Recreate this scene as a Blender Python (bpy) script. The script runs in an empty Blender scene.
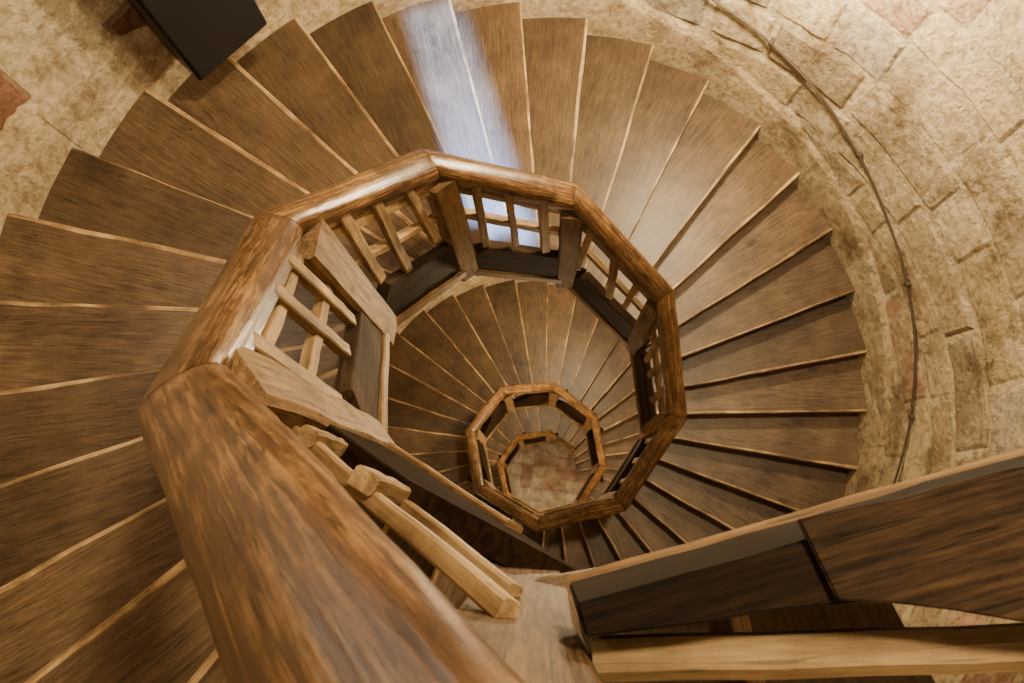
import bpy, bmesh, math, random
from mathutils import Vector, Matrix
random.seed(4)
# ---- measured plan of the tower (units of the well's rail radius, S metres each)
F=696.3;CAM=(-0.6789,-0.4929,1.3012);ROT=(0.2358,0.0402,-0.8310)
P=6.6749;H_=1.0025;RO=2.867;NS=34.5121;AS=0.6288;A=math.radians(170);S=0.74
RM=(Matrix.Rotation(ROT[2],3,'Z')@Matrix.Rotation(ROT[1],3,'Y')@Matrix.Rotation(ROT[0],3,'X'))
def zr(th): return -(A-th)/(2*math.pi)*P
def ecc(th): return .11*math.cos(th-math.radians(55))
# ---------------- materials
def nt(name):
    m=bpy.data.materials.new(name);m.use_nodes=True;t=m.node_tree;t.nodes.clear()
    o=t.nodes.new('ShaderNodeOutputMaterial');b=t.nodes.new('ShaderNodeBsdfPrincipled');t.links.new(b.outputs[0],o.inputs[0])
    return m,t,b
def N(t,ty,**k):
    n=t.nodes.new(ty)
    for a,v in k.items():
        if a in n.inputs: n.inputs[a].default_value=v
        else: setattr(n,a,v)
    return n
def ramp(t,cols):
    n=t.nodes.new('ShaderNodeValToRGB');e=n.color_ramp.elements
    while len(e)<len(cols): e.new(0.5)
    for i,(p,c) in enumerate(cols): e[i].position=p;e[i].color=(*c,1)
    return n
def wood(name,dark,mid,light,grain=2.2,rough=.45,spec=.35,var=.35,bump=.25,ring=.15,stretch=.3,rings=14,cracks=.0,blot=.45,knots=0,fine=.4,crackw=.012):
    m,t,b=nt(name);L=t.links.new
    tc=N(t,'ShaderNodeTexCoord');oi=N(t,'ShaderNodeObjectInfo')
    add=N(t,'ShaderNodeVectorMath',operation='MULTIPLY_ADD')
    comb=N(t,'ShaderNodeCombineXYZ');mu=N(t,'ShaderNodeMath',operation='MULTIPLY');mu.inputs[1].default_value=37
    L(oi.outputs['Random'],mu.inputs[0]);L(mu.outputs[0],comb.inputs[0]);L(mu.outputs[0],comb.inputs[1]);L(mu.outputs[0],comb.inputs[2])
    add.inputs[1].default_value=(1,1,1);L(tc.outputs['Object'],add.inputs[0]);L(comb.outputs[0],add.inputs[2])
    mp=N(t,'ShaderNodeMapping');mp.inputs['Scale'].default_value=(stretch*grain,5*grain,5*grain);L(add.outputs[0],mp.inputs[0])
    n1=N(t,'ShaderNodeTexNoise',Scale=1.0,Detail=2.0,Roughness=.5,Distortion=.3);L(mp.outputs[0],n1.inputs['Vector'])
    w=N(t,'ShaderNodeMath',operation='MULTIPLY');w.inputs[1].default_value=rings;L(n1.outputs['Fac'],w.inputs[0])
    fr=N(t,'ShaderNodeMath',operation='PINGPONG');fr.inputs[1].default_value=1;L(w.outputs[0],fr.inputs[0])
    mp2=N(t,'ShaderNodeMapping');mp2.inputs['Scale'].default_value=(7,110,110);L(add.outputs[0],mp2.inputs[0])
    n2=N(t,'ShaderNodeTexNoise',Scale=1.5,Detail=6.0,Roughness=.7);L(mp2.outputs[0],n2.inputs['Vector'])
    n3=N(t,'ShaderNodeTexNoise',Scale=4.0,Detail=6.0,Roughness=.65);L(add.outputs[0],n3.inputs['Vector'])
    a1=N(t,'ShaderNodeMath',operation='MULTIPLY_ADD');a1.inputs[1].default_value=ring;L(fr.outputs[0],a1.inputs[0])
    s2=N(t,'ShaderNodeMath',operation='MULTIPLY');s2.inputs[1].default_value=fine;L(n2.outputs['Fac'],s2.inputs[0]);L(s2.outputs[0],a1.inputs[2])
    a2=N(t,'ShaderNodeMath',operation='MULTIPLY_ADD');a2.inputs[1].default_value=blot;L(n3.outputs['Fac'],a2.inputs[0]);L(a1.outputs[0],a2.inputs[2])
    md=fine*.5+blot*.5+ring*.5
    rp=ramp(t,[(md-.16,dark),(md,mid),(md+.18,light)]);L(a2.outputs[0],rp.inputs[0])
    hv=N(t,'ShaderNodeHueSaturation');L(rp.outputs[0],hv.inputs['Color'])
    vv=N(t,'ShaderNodeMapRange');vv.inputs['To Min'].default_value=1-var;vv.inputs['To Max'].default_value=1+var;L(oi.outputs['Random'],vv.inputs[0]);L(vv.outputs[0],hv.inputs['Value'])
    col=hv.outputs[0]
    if cracks>0:
        mp3=N(t,'ShaderNodeMapping');mp3.inputs['Scale'].default_value=(.8,22,22);L(add.outputs[0],mp3.inputs[0])
        n4=N(t,'ShaderNodeTexNoise',Scale=1.6,Detail=3.0,Roughness=.6);L(mp3.outputs[0],n4.inputs['Vector'])
        sb=N(t,'ShaderNodeMath',operation='SUBTRACT');sb.inputs[1].default_value=.5;L(n4.outputs['Fac'],sb.inputs[0])
        ab=N(t,'ShaderNodeMath',operation='ABSOLUTE');L(sb.outputs[0],ab.inputs[0])
        rc=ramp(t,[(.0,(1-cracks,)*3),(crackw,(1,1,1))]);L(ab.outputs[0],rc.inputs[0])
        mm=N(t,'ShaderNodeMix',data_type='RGBA',blend_type='MULTIPLY');mm.inputs[0].default_value=1;L(col,mm.inputs[6]);L(rc.outputs[0],mm.inputs[7]);col=mm.outputs[2]
    if knots>0:
        mp5=N(t,'ShaderNodeMapping');mp5.inputs['Scale'].default_value=(2.2,5,5);L(add.outputs[0],mp5.inputs[0])
        vo=N(t,'ShaderNodeTexVoronoi',Scale=1.3);L(mp5.outputs[0],vo.inputs['Vector'])
        rk=ramp(t,[(.05,(1-knots,)*3),(.16,(1,1,1))]);L(vo.outputs['Distance'],rk.inputs[0])
        mk=N(t,'ShaderNodeMix',data_type='RGBA',blend_type='MULTIPLY');mk.inputs[0].default_value=1;L(col,mk.inputs[6]);L(rk.outputs[0],mk.inputs[7]);col=mk.outputs[2]
    L(col,b.inputs['Base Color']);b.inputs['Roughness'].default_value=rough;b.inputs['Specular IOR Level'].default_value=spec
    bp=N(t,'ShaderNodeBump',Strength=bump,Distance=.004);L(a1.outputs[0],bp.inputs['Height']);L(bp.outputs[0],b.inputs['Normal'])
    return m
M_tread=wood('oak_tread',(.034,.021,.012),(.088,.055,.030),(.155,.102,.057),var=.34,rough=.42,ring=.07,cracks=.45,blot=.5,knots=.45,grain=4,fine=.6)
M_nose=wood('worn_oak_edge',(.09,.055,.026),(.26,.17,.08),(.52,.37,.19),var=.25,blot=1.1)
M_riser=wood('oak_riser',(.04,.023,.012),(.13,.078,.038),(.21,.135,.068),var=.2)
M_rail=wood('polished_oak_rail',(.030,.012,.0045),(.115,.055,.020),(.30,.175,.072),grain=8.0,var=.1,rough=.27,spec=.6,ring=.12,rings=8,stretch=.14,cracks=.75,blot=.6,knots=.6,fine=.7,crackw=.012,bump=.5)
M_post=wood('oak_post',(.06,.032,.013),(.16,.092,.039),(.29,.185,.086),var=.12,rough=.6,cracks=.7,knots=.4,ring=.14,crackw=.016,grain=4)
M_post2=wood('brown_oak_post',(.03,.016,.007),(.085,.047,.020),(.17,.102,.046),var=.1,rough=.6,cracks=.7,knots=.4,ring=.16,grain=6,fine=.6)
M_string=wood('dark_string_and_shade',(.006,.003,.0015),(.014,.0075,.004),(.03,.016,.008),var=.2,rough=.85,spec=.04)
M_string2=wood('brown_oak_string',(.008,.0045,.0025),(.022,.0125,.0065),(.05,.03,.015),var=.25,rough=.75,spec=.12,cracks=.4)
M_beam=wood('dark_oak_beam',(.005,.003,.0018),(.013,.0075,.0042),(.030,.0175,.0095),var=.1,rough=.8,spec=.1,bump=.9,cracks=.5,blot=.6,knots=.3,ring=.04,fine=.7,grain=6)
M_board=wood('brown_oak_board',(.012,.007,.004),(.036,.020,.010),(.080,.046,.023),var=.05,rough=.75,spec=.15,cracks=.75,bump=1.0,blot=.7,knots=.6,ring=.06,fine=.8,grain=6,crackw=.016)
M_lat=wood('light_oak_lattice',(.10,.06,.027),(.23,.148,.07),(.40,.275,.135),var=.22,rough=.6,cracks=.5,blot=.7)
def stone(name):
    m,t,b=nt(name);L=t.links.new
    tc=N(t,'ShaderNodeTexCoord')
    n1=N(t,'ShaderNodeTexNoise',Scale=3.5,Detail=9.0,Roughness=.68);L(tc.outputs['Object'],n1.inputs['Vector'])
    n2=N(t,'ShaderNodeTexNoise',Scale=24.0,Detail=7.0,Roughness=.72);L(tc.outputs['Object'],n2.inputs['Vector'])
    at=N(t,'ShaderNodeAttribute');at.attribute_name='Col'
    rp=ramp(t,[(.32,(.45,.39,.32)),(.5,(.93,.92,.90)),(.72,(1.25,1.24,1.2))]);L(n1.outputs['Fac'],rp.inputs[0])
    mx=N(t,'ShaderNodeMix',data_type='RGBA',blend_type='MULTIPLY');mx.inputs[0].default_value=1;L(at.outputs['Color'],mx.inputs[6]);L(rp.outputs[0],mx.inputs[7])
    n3=N(t,'ShaderNodeTexNoise',Scale=2.8,Detail=12.0,Roughness=.78);L(tc.outputs['Object'],n3.inputs['Vector'])
    r3=ramp(t,[(.51,(0,0,0)),(.60,(.75,.75,.75))]);L(n3.outputs['Fac'],r3.inputs[0])
    am=N(t,'ShaderNodeMath',operation='MULTIPLY');L(r3.outputs[0],am.inputs[0]);L(at.outputs['Alpha'],am.inputs[1])
    m2=N(t,'ShaderNodeMix',data_type='RGBA');L(am.outputs[0],m2.inputs[0]);L(mx.outputs[2],m2.inputs[6]);m2.inputs[7].default_value=(.68,.57,.39,1)
    r2=ramp(t,[(.36,(.58,.54,.48)),(.56,(1.04,1.04,1.04))]);L(n2.outputs['Fac'],r2.inputs[0])
    m3=N(t,'ShaderNodeMix',data_type='RGBA',blend_type='MULTIPLY');m3.inputs[0].default_value=1;L(m2.outputs[2],m3.inputs[6]);L(r2.outputs[0],m3.inputs[7])
    L(m3.outputs[2],b.inputs['Base Color']);b.inputs['Roughness'].default_value=.9;b.inputs['Specular IOR Level'].default_value=.2
    ad=N(t,'ShaderNodeMath',operation='MULTIPLY_ADD');ad.inputs[1].default_value=2.0;L(n1.outputs['Fac'],ad.inputs[0]);L(n2.outputs['Fac'],ad.inputs[2])
    bp=N(t,'ShaderNodeBump',Strength=1.0,Distance=.03);L(ad.outputs[0],bp.inputs['Height']);L(bp.outputs[0],b.inputs['Normal'])
    return m
M_stone=stone('sandstone_masonry')
def plain(name,c,rough=.6,metal=0):
    m,t,b=nt(name);tc=N(t,'ShaderNodeTexCoord');n=N(t,'ShaderNodeTexNoise',Scale=30.0,Detail=4.0);t.links.new(tc.outputs['Object'],n.inputs['Vector'])
    rp=ramp(t,[(.3,tuple(x*.8 for x in c)),(.7,tuple(x*1.15 for x in c))]);t.links.new(n.outputs['Fac'],rp.inputs[0]);t.links.new(rp.outputs[0],b.inputs['Base Color'])
    b.inputs['Roughness'].default_value=rough;b.inputs['Metallic'].default_value=metal;return m
M_black=plain('black_paint',(.006,.006,.007),.45)
M_cable=plain('dark_cable',(.05,.035,.022),.5)
M_nail=plain('iron_nail',(.05,.038,.026),.5,.5)
# ---------------- helpers
coll=bpy.context.scene.collection
def mkobj(name,me,mats,parent=None,mat=None,smooth=False):
    o=bpy.data.objects.new(name,me);coll.objects.link(o)
    for m in mats: me.materials.append(m)
    if parent: o.parent=parent
    if mat is not None: o.matrix_world=mat
    if smooth:
        for p in me.polygons: p.use_smooth=True
    return o
def empty(name,parent=None):
    o=bpy.data.objects.new(name,None);coll.objects.link(o);o.empty_display_size=.2
    if parent:o.parent=parent
    return o
def polar(r,th,z): return Vector((r*math.cos(th),r*math.sin(th),z))*S
def wpolar(r,th,z): return polar(r+ecc(th),th,z)
def frame(p0,p1,up=Vector((0,0,1))):
    x=(p1-p0).normalized();y=up.cross(x).normalized();z=x.cross(y)
    return Matrix(((x.x,y.x,z.x,p0.x),(x.y,y.y,z.y,p0.y),(x.z,y.z,z.z,p0.z),(0,0,0,1)))
def bar(name,p0,p1,w,h,mats,parent,up=Vector((0,0,1)),bev=.008,seg=8,wob=.002,flare=1.0):
    L=(p1-p0).length;bm=bmesh.new();rings=[]
    prof=[(-w/2+bev,-h/2),(w/2-bev,-h/2),(w/2,-h/2+bev),(w/2,h/2-bev),(w/2-bev,h/2),(-w/2+bev,h/2),(-w/2,h/2-bev),(-w/2,-h/2+bev)]
    for i in range(seg+1):
        x=L*i/seg;dy=random.uniform(-wob,wob);dz=random.uniform(-wob,wob);k=1+(flare-1)*(1-i/seg)**2
        rings.append([bm.verts.new((x,a*k+dy,b*k+dz)) for a,b in prof])
    for i in range(seg):
        for j in range(8): bm.faces.new((rings[i][j],rings[i][(j+1)%8],rings[i+1][(j+1)%8],rings[i+1][j]))
    bm.faces.new(rings[0][::-1]);bm.faces.new(rings[-1])
    bmesh.ops.recalc_face_normals(bm,faces=bm.faces)
    me=bpy.data.meshes.new(name);bm.to_mesh(me);bm.free()
    return mkobj(name,me,mats,parent,frame(p0,p1,up))
oct_v=lambda k:A-k*math.pi/4
def octr(th,apo):
    d=(A-th)%(math.pi/4)-math.pi/8
    return apo/math.cos(d)
stair=empty('spiral_staircase');stair['label']='brown oak spiral staircase winding around an open octagonal well';stair['category']='staircase'
bal=empty('balustrade',stair)
# ---------------- treads
dth=2*math.pi/NS;rise=P/NS
NB=77;NT=-19
thE=AS-dth*NB;zf=zr(thE)-H_-rise
for j in range(NT,NB+1):
    th=AS-dth*j;z=zr(th)-H_
    de=dth*1.14
    ri0=octr(th,.93);ri1=octr(th+de,.93)
    R_=lambda a:RO-.004+ecc(th+a)
    ro=R_(0)
    bm=bmesh.new();tk=.055/S
    y1=.017+random.uniform(-.007,.010);y2=.017+random.uniform(-.007,.010);f0=random.uniform(-.012,.012);f1=random.uniform(-.020,.020)
    K=4;arc=[(R_(de*i/K)*math.cos(de*i/K),R_(de*i/K)*math.sin(de*i/K)) for i in range(1,K+1)]
    back=(ri1*math.cos(de),ri1*math.sin(de))
    def V(p,zz): return bm.verts.new((p[0]*S,p[1]*S,zz*S))
    ne=9;wv=[0]+[random.uniform(-.004,.004) for _ in range(ne-1)]+[0];wy=[random.uniform(-.006,.006) for _ in range(ne+1)]
    fr_=[(ri0+(ro-ri0)*i/ne,f0+(f1-f0)*i/ne+wv[i]) for i in range(ne+1)]
    se_=[(x,y+y1+(y2-y1)*i/ne+wy[i]) for i,(x,y) in enumerate(fr_)]
    t0=[V(p,0) for p in fr_];t1=[V(p,0) for p in se_];ta=[V(p,0) for p in arc];tb=V(back,0)
    b0=[V(p,-tk) for p in fr_];ba=[V(p,-tk) for p in arc];bb=V(back,-tk)
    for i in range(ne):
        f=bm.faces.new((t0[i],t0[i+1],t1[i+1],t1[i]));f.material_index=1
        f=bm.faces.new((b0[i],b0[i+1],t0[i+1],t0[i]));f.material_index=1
    bm.faces.new(t1+ta+[tb])
    bm.faces.new([b0[-1]]+ba+[ta[-1]]+ta[:-1][::-1]+[t1[-1],t0[-1]])
    bm.faces.new([b0[0],t0[0],t1[0],tb,bb]);bm.faces.new([bb,tb,ta[-1],ba[-1]])
    bm.faces.new([bb]+ba[::-1]+b0[::-1])
    bmesh.ops.recalc_face_normals(bm,faces=bm.faces)
    for rx in (1.3,2.62):   # nail heads
        cx=rx+random.uniform(-.1,.1);cy=.06+random.uniform(-.01,.02)
        vs=[bm.verts.new(((cx+.007*math.cos(q*math.pi/4))*S,(cy+.007*math.sin(q*math.pi/4))*S,.0012)) for q in range(8)]
        f=bm.faces.new(vs);f.material_index=2
    me=bpy.data.meshes.new('tread');bm.to_mesh(me);bm.free()
    mw=Matrix.Translation((0,0,z*S))@Matrix.Rotation(th+random.uniform(-.004,.004),4,'Z')@Matrix.Rotation(random.uniform(-.010,.010),4,'X')
    o=mkobj('tread',me,[M_tread,M_nose,M_nail],stair,mw)
    bv=o.modifiers.new('b','BEVEL');bv.width=.006;bv.segments=2;bv.limit_method='ANGLE';bv.angle_limit=.9
    rth=.025/S;off=.018
    bm=bmesh.new()
    pts=[(ri0+.01,off),(ro,off),(ro,off+rth),(ri0+.01,off+rth)]
    lo=[V(p,-rise) for p in pts];hi=[V(p,-tk) for p in pts]
    for i in range(4): bm.faces.new((lo[i],lo[(i+1)%4],hi[(i+1)%4],hi[i]))
    bm.faces.new(lo[::-1]);bm.faces.new(hi);bmesh.ops.recalc_face_normals(bm,faces=bm.faces)
    me=bpy.data.meshes.new('riser');bm.to_mesh(me);bm.free()
    mkobj('riser',me,[M_riser],stair,Matrix.Translation((0,0,z*S))@Matrix.Rotation(th,4,'Z'))
# ---------------- handrail segments
half=[(.056,-.215),(.058,-.165),(.062,-.155),(.076,-.138),(.086,-.115),(.09,-.088),(.087,-.06),(.076,-.034),(.056,-.014),(.03,-.002)]
base=[(-a,b) for a,b in half]+[(0,.002)]+half[::-1]
KMAX=20
def rz(k): return zr(oct_v(k))+(.2 if k==-1 else .06 if k==0 else 0)
def rw(k): return .96 if k==-1 else .96 if k==0 else .84 if k<7 else .76
def rail_seg(k):
    th0,th1=oct_v(k),oct_v(k+1);bm=bmesh.new();rings=[]
    sg=24
    p0=polar(1,th0,rz(k));p1=polar(1,th1,rz(k+1));Mx=frame(p0,p1);Mi=Mx.inverted()
    pz=0;pw=1;ta=-.2 if k==-1 else .002
    for i in range(sg+1):
        t=ta+(.998-ta)*i/sg
        ring=[];pz=pz*.7+random.uniform(-.0018,.0018);pw=1+(pw-1)*.7+random.uniform(-.02,.02)
        e=min(i,sg-i)
        if e==0: pz=0;pw=1
        sh=.975 if e==0 else 1
        for a,b in base:
            s=pw*sh/math.cos(math.pi/8)*random.uniform(.990,1.010)
            q0=polar(1+a*s*rw(k),th0,rz(k)+b);q1=polar(1+a*s*rw(k+1),th1,rz(k+1)+b)
            v=q0+(q1-q0)*t;v.z+=pz-(.0025 if e==0 else 0);ring.append(bm.verts.new(Mi@v))
        rings.append(ring)
    n=len(base)
    for i in range(sg):
        for j in range(n): bm.faces.new((rings[i][j],rings[i][(j+1)%n],rings[i+1][(j+1)%n],rings[i+1][j]))
    bm.faces.new(rings[0][::-1]);bm.faces.new(rings[-1]);bmesh.ops.recalc_face_normals(bm,faces=bm.faces)
    me=bpy.data.meshes.new('handrail');bm.to_mesh(me);bm.free()
    mkobj('handrail',me,[M_rail],bal,Mx,smooth=True)
    try: me.set_sharp_from_angle(angle=1.0)
    except Exception: pass
for k in range(-1,KMAX): rail_seg(k)
# ---------------- posts, strings, lattice
PL=1.55
for k in range(-1,KMAX+1):
    th=oct_v(k);r=.965 if k>-1 else 1.06
    top=polar(r,th,rz(k)-(.17 if k>-1 else .2));bot=polar(r,th,max(rz(k)-PL,zf+.01) if k>-1 else zr(th)-1.54)
    w=(.175 if k in(0,1) else .15 if k>-1 else .19)*S
    bar('newel_post',bot,top,w,w*(.9 if k>-1 else .8),[M_post if k>-1 else M_post2],bal,up=Vector((math.cos(th),math.sin(th),0)),bev=.012,wob=.003)
for k in range(-1,19):
    th0,th1=oct_v(k),oct_v(k+1)
    def edge(r,dz,t0,t1):
        a=polar(r,th0,zr(th0)+dz);b=polar(r,th1,zr(th1)+dz);return a.lerp(b,t0),a.lerp(b,t1)
    hs=.62 if k<0 else .36 if k<7 else .80
    s0=.10 if k<0 else .06
    a,b=edge(.965,-1.44+hs/2,s0,.94);bar('string_board',a,b,.05,hs*S,[M_string if k<0 or k>=7 else M_string2],stair,bev=.004,wob=.001)  # string boards; top and lower ones taller and dark to paint shade between posts
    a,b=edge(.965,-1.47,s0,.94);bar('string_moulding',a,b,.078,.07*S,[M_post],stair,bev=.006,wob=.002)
    if k>=16: continue
    for dz in ((-.50,-.70) if k<0 else (-.28,-.62) if k<7 else (-.30,)):
        a,b=edge(.985,dz,s0 if k>=0 else .02,.95);a.z+=random.uniform(-.012,.012);b.z+=random.uniform(-.012,.012);bar('lattice_rail',a,b,.034 if k>=0 else .026,random.uniform(.042,.058)*S if k>=0 else .034*S,[M_lat],bal,bev=.004,wob=.002)
    for t in ((.22,.48,.74) if 0<=k<7 else (.45,.75) if k<0 else ()):
        tj=t+random.uniform(-.04,.04);tk_=tj+random.uniform(-.07,.07)
        a,_=edge(.962,-.13 if k>=0 else -.44,tj,tj);b,_=edge(.962,-.13 if k>=0 else -.44,tk_,tk_);b=b-Vector((0,0,(random.uniform(.68,.88) if k>=0 else .34)*S))
        d=Vector((math.cos((th0+th1)/2),math.sin((th0+th1)/2),0))
        bar('baluster',b,a,random.uniform(.032,.044),.030,[M_lat],bal,up=d,bev=.004,wob=.002)
# ---------------- wall
def wall():
    bm=bmesh.new();cl=bm.loops.layers.float_color.new('Col')
    pal=[(.55,.43,.26),(.59,.47,.30),(.50,.39,.24),(.46,.34,.22),(.60,.49,.33),(.42,.33,.22),(.56,.44,.27),(.48,.32,.22),(.46,.40,.31)]
    red=[(.27,.13,.085),(.23,.12,.08),(.34,.22,.15),(.30,.155,.10),(.25,.135,.09)]
    mort=(.62,.52,.35)
    def face(vs,c,al=1):
        f=bm.faces.new(vs)
        for l in f.loops:l[cl]=(*c,al)
        return f
    nb=96;z0=-18.6;z1=6.0;rb=RO+.028
    ring=[[bm.verts.new(wpolar(rb,2*math.pi*i/nb,z)) for i in range(nb)] for z in (z0,z1)]
    for i in range(nb): face((ring[0][i],ring[0][(i+1)%nb],ring[1][(i+1)%nb],ring[1][i]),mort)
    z=-9.0
    while z<z1-.3:
        hh=random.uniform(.28,.46);th=random.uniform(0,.3);end=th+2*math.pi
        while th<end-.02:
            w=random.uniform(.12,.38)
            if end-(th+w)<.12: w=end-th
            an=math.degrees(th)%360;rub=78<an<150;ac=math.degrees(th+w/2)%360
            if rub: w=min(w,.2);ac=math.degrees(th+w/2)%360
            if 98<ac<104: th+=w;continue
            g=random.uniform(.006,.016);gz=random.uniform(.008,.018)
            if rub: g=random.uniform(.015,.035);gz=random.uniform(.02,.04)
            col=random.choice(red if rub else pal);kk=random.uniform(.80,1.1);c=tuple(x*kk for x in col);al=.25 if rub else .85
            rr=RO+random.uniform(.010,.022)
            ns=4;q=.024 if rub else .013
            a0,a1,b0,b1=th+g/2,th+w-g/2,z+gz,z+hh-gz
            jl=[random.uniform(-q,q) for _ in range(ns+1)];jh=[random.uniform(-q,q) for _ in range(ns+1)];je=[random.uniform(-q,q)*.5 for _ in range(4)]
            jr=[random.uniform(-.006,.005) for _ in range(2*ns+2)]
            def rows(ins,r_,rj=0):
                e=ins/RO
                def aa(s,u): return a0+e+(a1-a0-2*e)*s/ns+(je[u] if s==0 else je[u+1] if s==ns else 0)
                lo=[bm.verts.new(wpolar(r_+rj*jr[s],aa(s,0),b0+ins+jl[s])) for s in range(ns+1)]
                hi=[bm.verts.new(wpolar(r_+rj*jr[s+ns+1],aa(s,2),b1-ins+jh[s])) for s in range(ns+1)]
                return lo,hi
            olo,ohi=rows(0,rb+.003);ilo,ihi=rows(.036,rr,1)
            cm=tuple((x*.7+y*.3)*.8 for x,y in zip(c,mort))
            for s in range(ns):
                face((ilo[s],ilo[s+1],ihi[s+1],ihi[s]),c,al);face((olo[s],olo[s+1],ilo[s+1],ilo[s]),cm,al);face((ihi[s],ihi[s+1],ohi[s+1],ohi[s]),cm,al)
            face((olo[0],ilo[0],ihi[0],ohi[0]),cm,al);face((ilo[ns],olo[ns],ohi[ns],ihi[ns]),cm,al)
            th+=w
        z+=hh
    for f in bm.faces:
        f.normal_update();c=f.calc_center_median()
        if f.normal.x*c.x+f.normal.y*c.y>0: f.normal_flip()
    me=bpy.data.meshes.new('wall_tower');bm.to_mesh(me);bm.free()
    o=mkobj('wall_tower',me,[M_stone]);o['kind']='structure';return o
wall()
def plinth():
    bm=bmesh.new();cl=bm.loops.layers.float_color.new('Col')
    j=-20
    while j<34:
        a0=AS-dth*j;w=random.uniform(.8,1.8);a1=AS-dth*(j+w)
        c=random.choice([(.54,.42,.27),(.58,.46,.30),(.48,.37,.24),(.58,.47,.32)])
        n=3;rows=[];hh=random.uniform(.33,.36);pr=random.uniform(.002,.010)
        for s in range(n+1):
            a=a0+(a1-a0)*s/n;zb=zr(a)-H_
            rows.append([bm.verts.new(wpolar(rr,a,zb+dz)) for rr,dz in ((RO+.03,-.35),(RO-pr,-.35),(RO-pr,hh-.05),(RO-pr+.015,hh),(RO+.03,hh+.05))])
        fs=[]
        for s in range(n):
            for i in range(4): fs.append(bm.faces.new((rows[s][i],rows[s][i+1],rows[s+1][i+1],rows[s+1][i])))
        fs.append(bm.faces.new(rows[0]));fs.append(bm.faces.new(rows[-1][::-1]))
        for f in fs:
            for l in f.loops:l[cl]=(*c,.8)
        j+=w
    bmesh.ops.recalc_face_normals(bm,faces=bm.faces)
    me=bpy.data.meshes.new('trim_1');bm.to_mesh(me);bm.free()
    o=mkobj('trim_1',me,[M_stone]);o['kind']='structure'
plinth()
# floor
m,t,b=nt('floor_tiles');tc=N(t,'ShaderNodeTexCoord');L=t.links.new
mp=N(t,'ShaderNodeMapping');mp.inputs['Rotation'].default_value=(0,0,math.radians(55));L(tc.outputs['Object'],mp.inputs[0])
ck=N(t,'ShaderNodeTexBrick',Scale=4.2,offset=0.0);ck.inputs['Color1'].default_value=(.20,.10,.06,1);ck.inputs['Color2'].default_value=(.33,.29,.22,1);ck.inputs['Mortar'].default_value=(.20,.16,.11,1);ck.inputs['Brick Width'].default_value=1;ck.inputs['Row Height'].default_value=1;ck.inputs['Mortar Size'].default_value=.03;ck.inputs['Bias'].default_value=.0
L(mp.outputs[0],ck.inputs['Vector'])
nz=N(t,'ShaderNodeTexNoise',Scale=6.0,Detail=6.0);L(tc.outputs['Object'],nz.inputs['Vector']);rr_=ramp(t,[(.35,(.5,.5,.5)),(.6,(1.1,1.1,1.1))]);L(nz.outputs['Fac'],rr_.inputs[0])
mx=N(t,'ShaderNodeMix',data_type='RGBA',blend_type='MULTIPLY');mx.inputs[0].default_value=1;L(ck.outputs[0],mx.inputs[6]);L(rr_.outputs[0],mx.inputs[7]);L(mx.outputs[2],b.inputs['Base Color']);b.inputs['Roughness'].default_value=.6
def disc(name,z,r,mat):
    bm=bmesh.new();bmesh.ops.create_circle(bm,cap_ends=True,segments=96,radius=r*S);me=bpy.data.meshes.new(name);bm.to_mesh(me);bm.free()
    o=mkobj(name,me,[mat],None,Matrix.Translation((0,0,z*S)));o['kind']='structure';return o
disc('floor',zf,RO+.3,m)
disc('ceiling',6.0,RO+.3,plain('ceiling_plaster',(.42,.33,.22),.9))
# cable
pts=[]
for i in range(150):
    a=AS+1.0-i*.0216;pts.append(wpolar(RO-.014,a,zr(a)-H_+.80+.012*math.sin(i*.19)+.004*math.sin(i*.6)))
bm=bmesh.new();prev=None
for i,p in enumerate(pts):
    d=(pts[min(i+1,len(pts)-1)]-pts[max(i-1,0)]).normalized();u=d.cross(Vector((0,0,1))).normalized();v=u.cross(d)
    ring=[bm.verts.new(p+(u*math.cos(q*math.pi/3)+v*math.sin(q*math.pi/3))*.0075) for q in range(6)]
    if prev:
        for q in range(6): bm.faces.new((prev[q],prev[(q+1)%6],ring[(q+1)%6],ring[q]))
    prev=ring
me=bpy.data.meshes.new('wall_cable');bm.to_mesh(me);bm.free()
cab=empty('wall_cable');cab['label']='thin dark cable clipped along the curved stone wall';cab['category']='cable'
mkobj('cable',me,[M_cable],cab,smooth=True)
for i in range(4,150,16):
    p=pts[i];d=Vector((p.x,p.y,0)).normalized()
    bar('clip',p-d*.011,p+d*.035,.025,.022,[M_cable],cab,bev=.004,seg=2,wob=0)
# black cabinet on the wall
def boxm(name,sx,sy,sz,mats,parent,mw,bev=.006):
    bm=bmesh.new();bmesh.ops.create_cube(bm,size=1)
    for v in bm.verts: v.co=Vector((v.co.x*sx,v.co.y*sy,v.co.z*sz))
    bmesh.ops.bevel(bm,geom=bm.edges[:],offset=bev,segments=2,affect='EDGES')
    me=bpy.data.meshes.new(name);bm.to_mesh(me);bm.free();return mkobj(name,me,mats,parent,mw)
ba_=math.radians(88.5);bx=empty('wall_cabinet');bx['label']='flat black metal cabinet mounted on the stone wall above the steps';bx['category']='cabinet'
mw=Matrix.Translation(polar(RO-.13,ba_,-1.55))@Matrix.Rotation(ba_,4,'Z')
boxm('body',.3*S,.54*S,1.5*S,[M_black],bx,mw@Matrix.Translation((.06*S,0,0)))
boxm('door',.02,.51*S,1.44*S,[M_black],bx,mw@Matrix.Translation((-.10*S,0,0)),.003)
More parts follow.
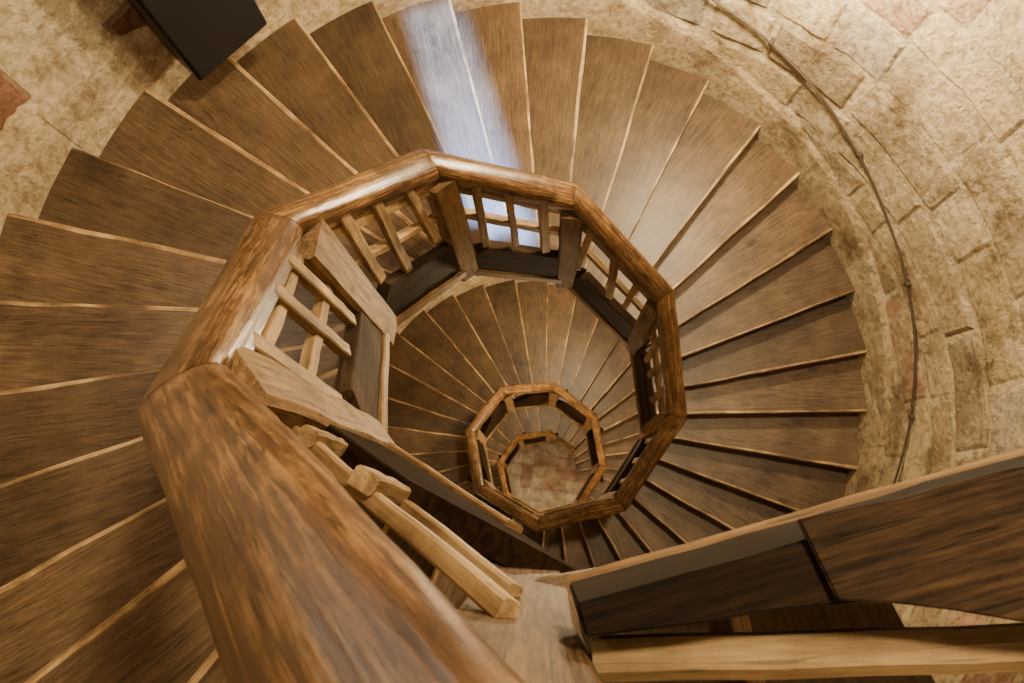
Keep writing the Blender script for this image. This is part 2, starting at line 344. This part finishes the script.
# landing timbers
a=oct_v(-1);bb=oct_v(-2)
P0=Vector((math.cos(a),math.sin(a),0));P1=Vector((math.cos(bb),math.sin(bb),0));tt=(P1-P0).normalized();nn=Vector((tt.y,-tt.x,0))
if nn.dot(P0)<0: nn=-nn
def lp(s,off,z): return (P0+tt*s+nn*off+Vector((0,0,z)))*S
def slab(name,plan,z0,z1,mat,bev=.004):
    """timber: plan outline in (along, outward), between two heights"""
    org=lp(plan[0][0],plan[0][1],z0);Mx=Matrix(((tt.x,nn.x,0,org.x),(tt.y,nn.y,0,org.y),(0,0,1,org.z),(0,0,0,1)));Mi=Mx.inverted()
    bm=bmesh.new();f0=[bm.verts.new(Mi@lp(s,o,z0)) for s,o in plan];f1=[bm.verts.new(Mi@lp(s,o,z1)) for s,o in plan];n=len(plan)
    bm.faces.new(f0);bm.faces.new(f1[::-1])
    for i in range(n): bm.faces.new((f0[i],f0[(i+1)%n],f1[(i+1)%n],f1[i]))
    bmesh.ops.recalc_face_normals(bm,faces=bm.faces)
    bmesh.ops.bevel(bm,geom=bm.edges[:],offset=bev,segments=2,affect='EDGES')
    me=bpy.data.meshes.new(name);bm.to_mesh(me);bm.free();return mkobj(name,me,[mat],stair,Mx)
def rough_edge(s0,o0,s1,o1,n,j):
    return [(s0+(s1-s0)*i/n,o0+(o1-o0)*i/n+(random.uniform(-j,j) if 0<i<n else 0)) for i in range(n+1)]
slab('landing_beam',rough_edge(.085,-.04,2.6,-.04,40,.002)+rough_edge(2.6,.34,.085,-.005,40,.003),.31,.52,M_beam,.002)
bar('landing_moulding',lp(.085,-.036,.298),lp(2.6,-.036,.298),.024*S,.014*S,[M_post],stair,bev=.003,seg=30,wob=.0015)
slab('landing_board',rough_edge(.335,-.062,2.6,.05,40,.003)+rough_edge(2.6,.92,.345,.024,40,.004),.521,.530,M_board,.0015)
bar('landing_rail',lp(.085,.034,.44),lp(2.5,.585,.44),.046*S,.05*S,[M_lat],stair,bev=.010,seg=24,wob=.0015)
# camera
cam=bpy.data.cameras.new('camera');co=bpy.data.objects.new('camera',cam);coll.objects.link(co)
cam.sensor_width=36;cam.lens=F/1024*36;cam.clip_start=.02
Mc=RM.to_4x4();Mc.translation=Vector(CAM)*S;co.matrix_world=Mc
cam.dof.use_dof=True;cam.dof.focus_distance=2.0;cam.dof.aperture_fstop=12.0
bpy.context.scene.camera=co
# lights
def area(name,loc,tgt,size,e,col):
    l=bpy.data.lights.new(name,'AREA');l.size=size;l.energy=e;l.color=col;o=bpy.data.objects.new(name,l);coll.objects.link(o)
    o.location=loc;o.rotation_euler=(tgt-loc).to_track_quat('-Z','Y').to_euler();return o
def pl(name,loc,e,col,r=.1):
    l=bpy.data.lights.new(name,'POINT');l.energy=e;l.color=col;l.shadow_soft_size=r;o=bpy.data.objects.new(name,l);coll.objects.link(o);o.location=loc
warm=(1,.77,.45)
area('ceiling_lamp',polar(2.1,math.radians(-15),4.0),polar(1.1,math.radians(0),-3),.35,255,warm)
pl('nosing_fill',polar(1.0,math.radians(-110),3.6),34,warm,.06)  # added fill to brighten the tread fronts, no bulb hangs here
pl('wall_lamp_or_fill',polar(RO-.36,math.radians(13),-1.85),300,(1,.79,.48),.08)
pl('wall_lamp_or_fill',polar(RO-.6,math.radians(118),.4),36,(1,.84,.6),.08)  # added fill for the plaster here, no fixture; the one above is a lamp
for z,an,e in ((-7.5,20,230),(-8.0,160,200),(-8.6,262,180),(-12.3,30,260),(-14.2,200,230)):
    pl('shaft_fill',polar(1.9,math.radians(an),z),e,warm)  # added fills that brighten the lower turns, without fixtures
# daylight from a window out of view; added unseen slotted slab shapes its patch
ang=math.radians(58.5);er=Vector((math.cos(ang),math.sin(ang),0));et=Vector((-math.sin(ang),math.cos(ang),0));ez=Vector((0,0,1))
wc=er*2.45+ez*.9
l=bpy.data.lights.new('window_daylight','SPOT');l.energy=5000;l.color=(.28,.50,1);l.spot_size=math.radians(60);l.spot_blend=.3;l.shadow_soft_size=.008
o=bpy.data.objects.new('window_daylight',l);coll.objects.link(o);loc=(wc+ez*.5+et*.002)*S;o.location=loc
o.rotation_euler=((er*1.9-ez*3)*S-loc).to_track_quat('-Z','Y').to_euler()
Mw=Matrix(((er.x,et.x,0,wc.x*S),(er.y,et.y,0,wc.y*S),(0,0,1,wc.z*S),(0,0,0,1)))
bm=bmesh.new()
def blk(x0,x1,y0,y1):
    r=bmesh.ops.create_cube(bm,size=1)
    for v in r['verts']: v.co=Vector(((x0+x1)/2+v.co.x*(x1-x0),(y0+y1)/2+v.co.y*(y1-y0),v.co.z*.05))*S
blk(-.7,.5,.032,.7);blk(-.7,.5,-.7,-.018);blk(-.7,-.165,-.018,.032);blk(.055,.5,-.018,.032)
me=bpy.data.meshes.new('daylight_gobo');bm.to_mesh(me);bm.free();o=mkobj('daylight_gobo',me,[plain('gobo_brown',(.12,.07,.035))],None,Mw);o['kind']='structure'
w=bpy.data.worlds.new('w');bpy.context.scene.world=w;w.use_nodes=True;w.node_tree.nodes['Background'].inputs[0].default_value=(.05,.04,.03,1)
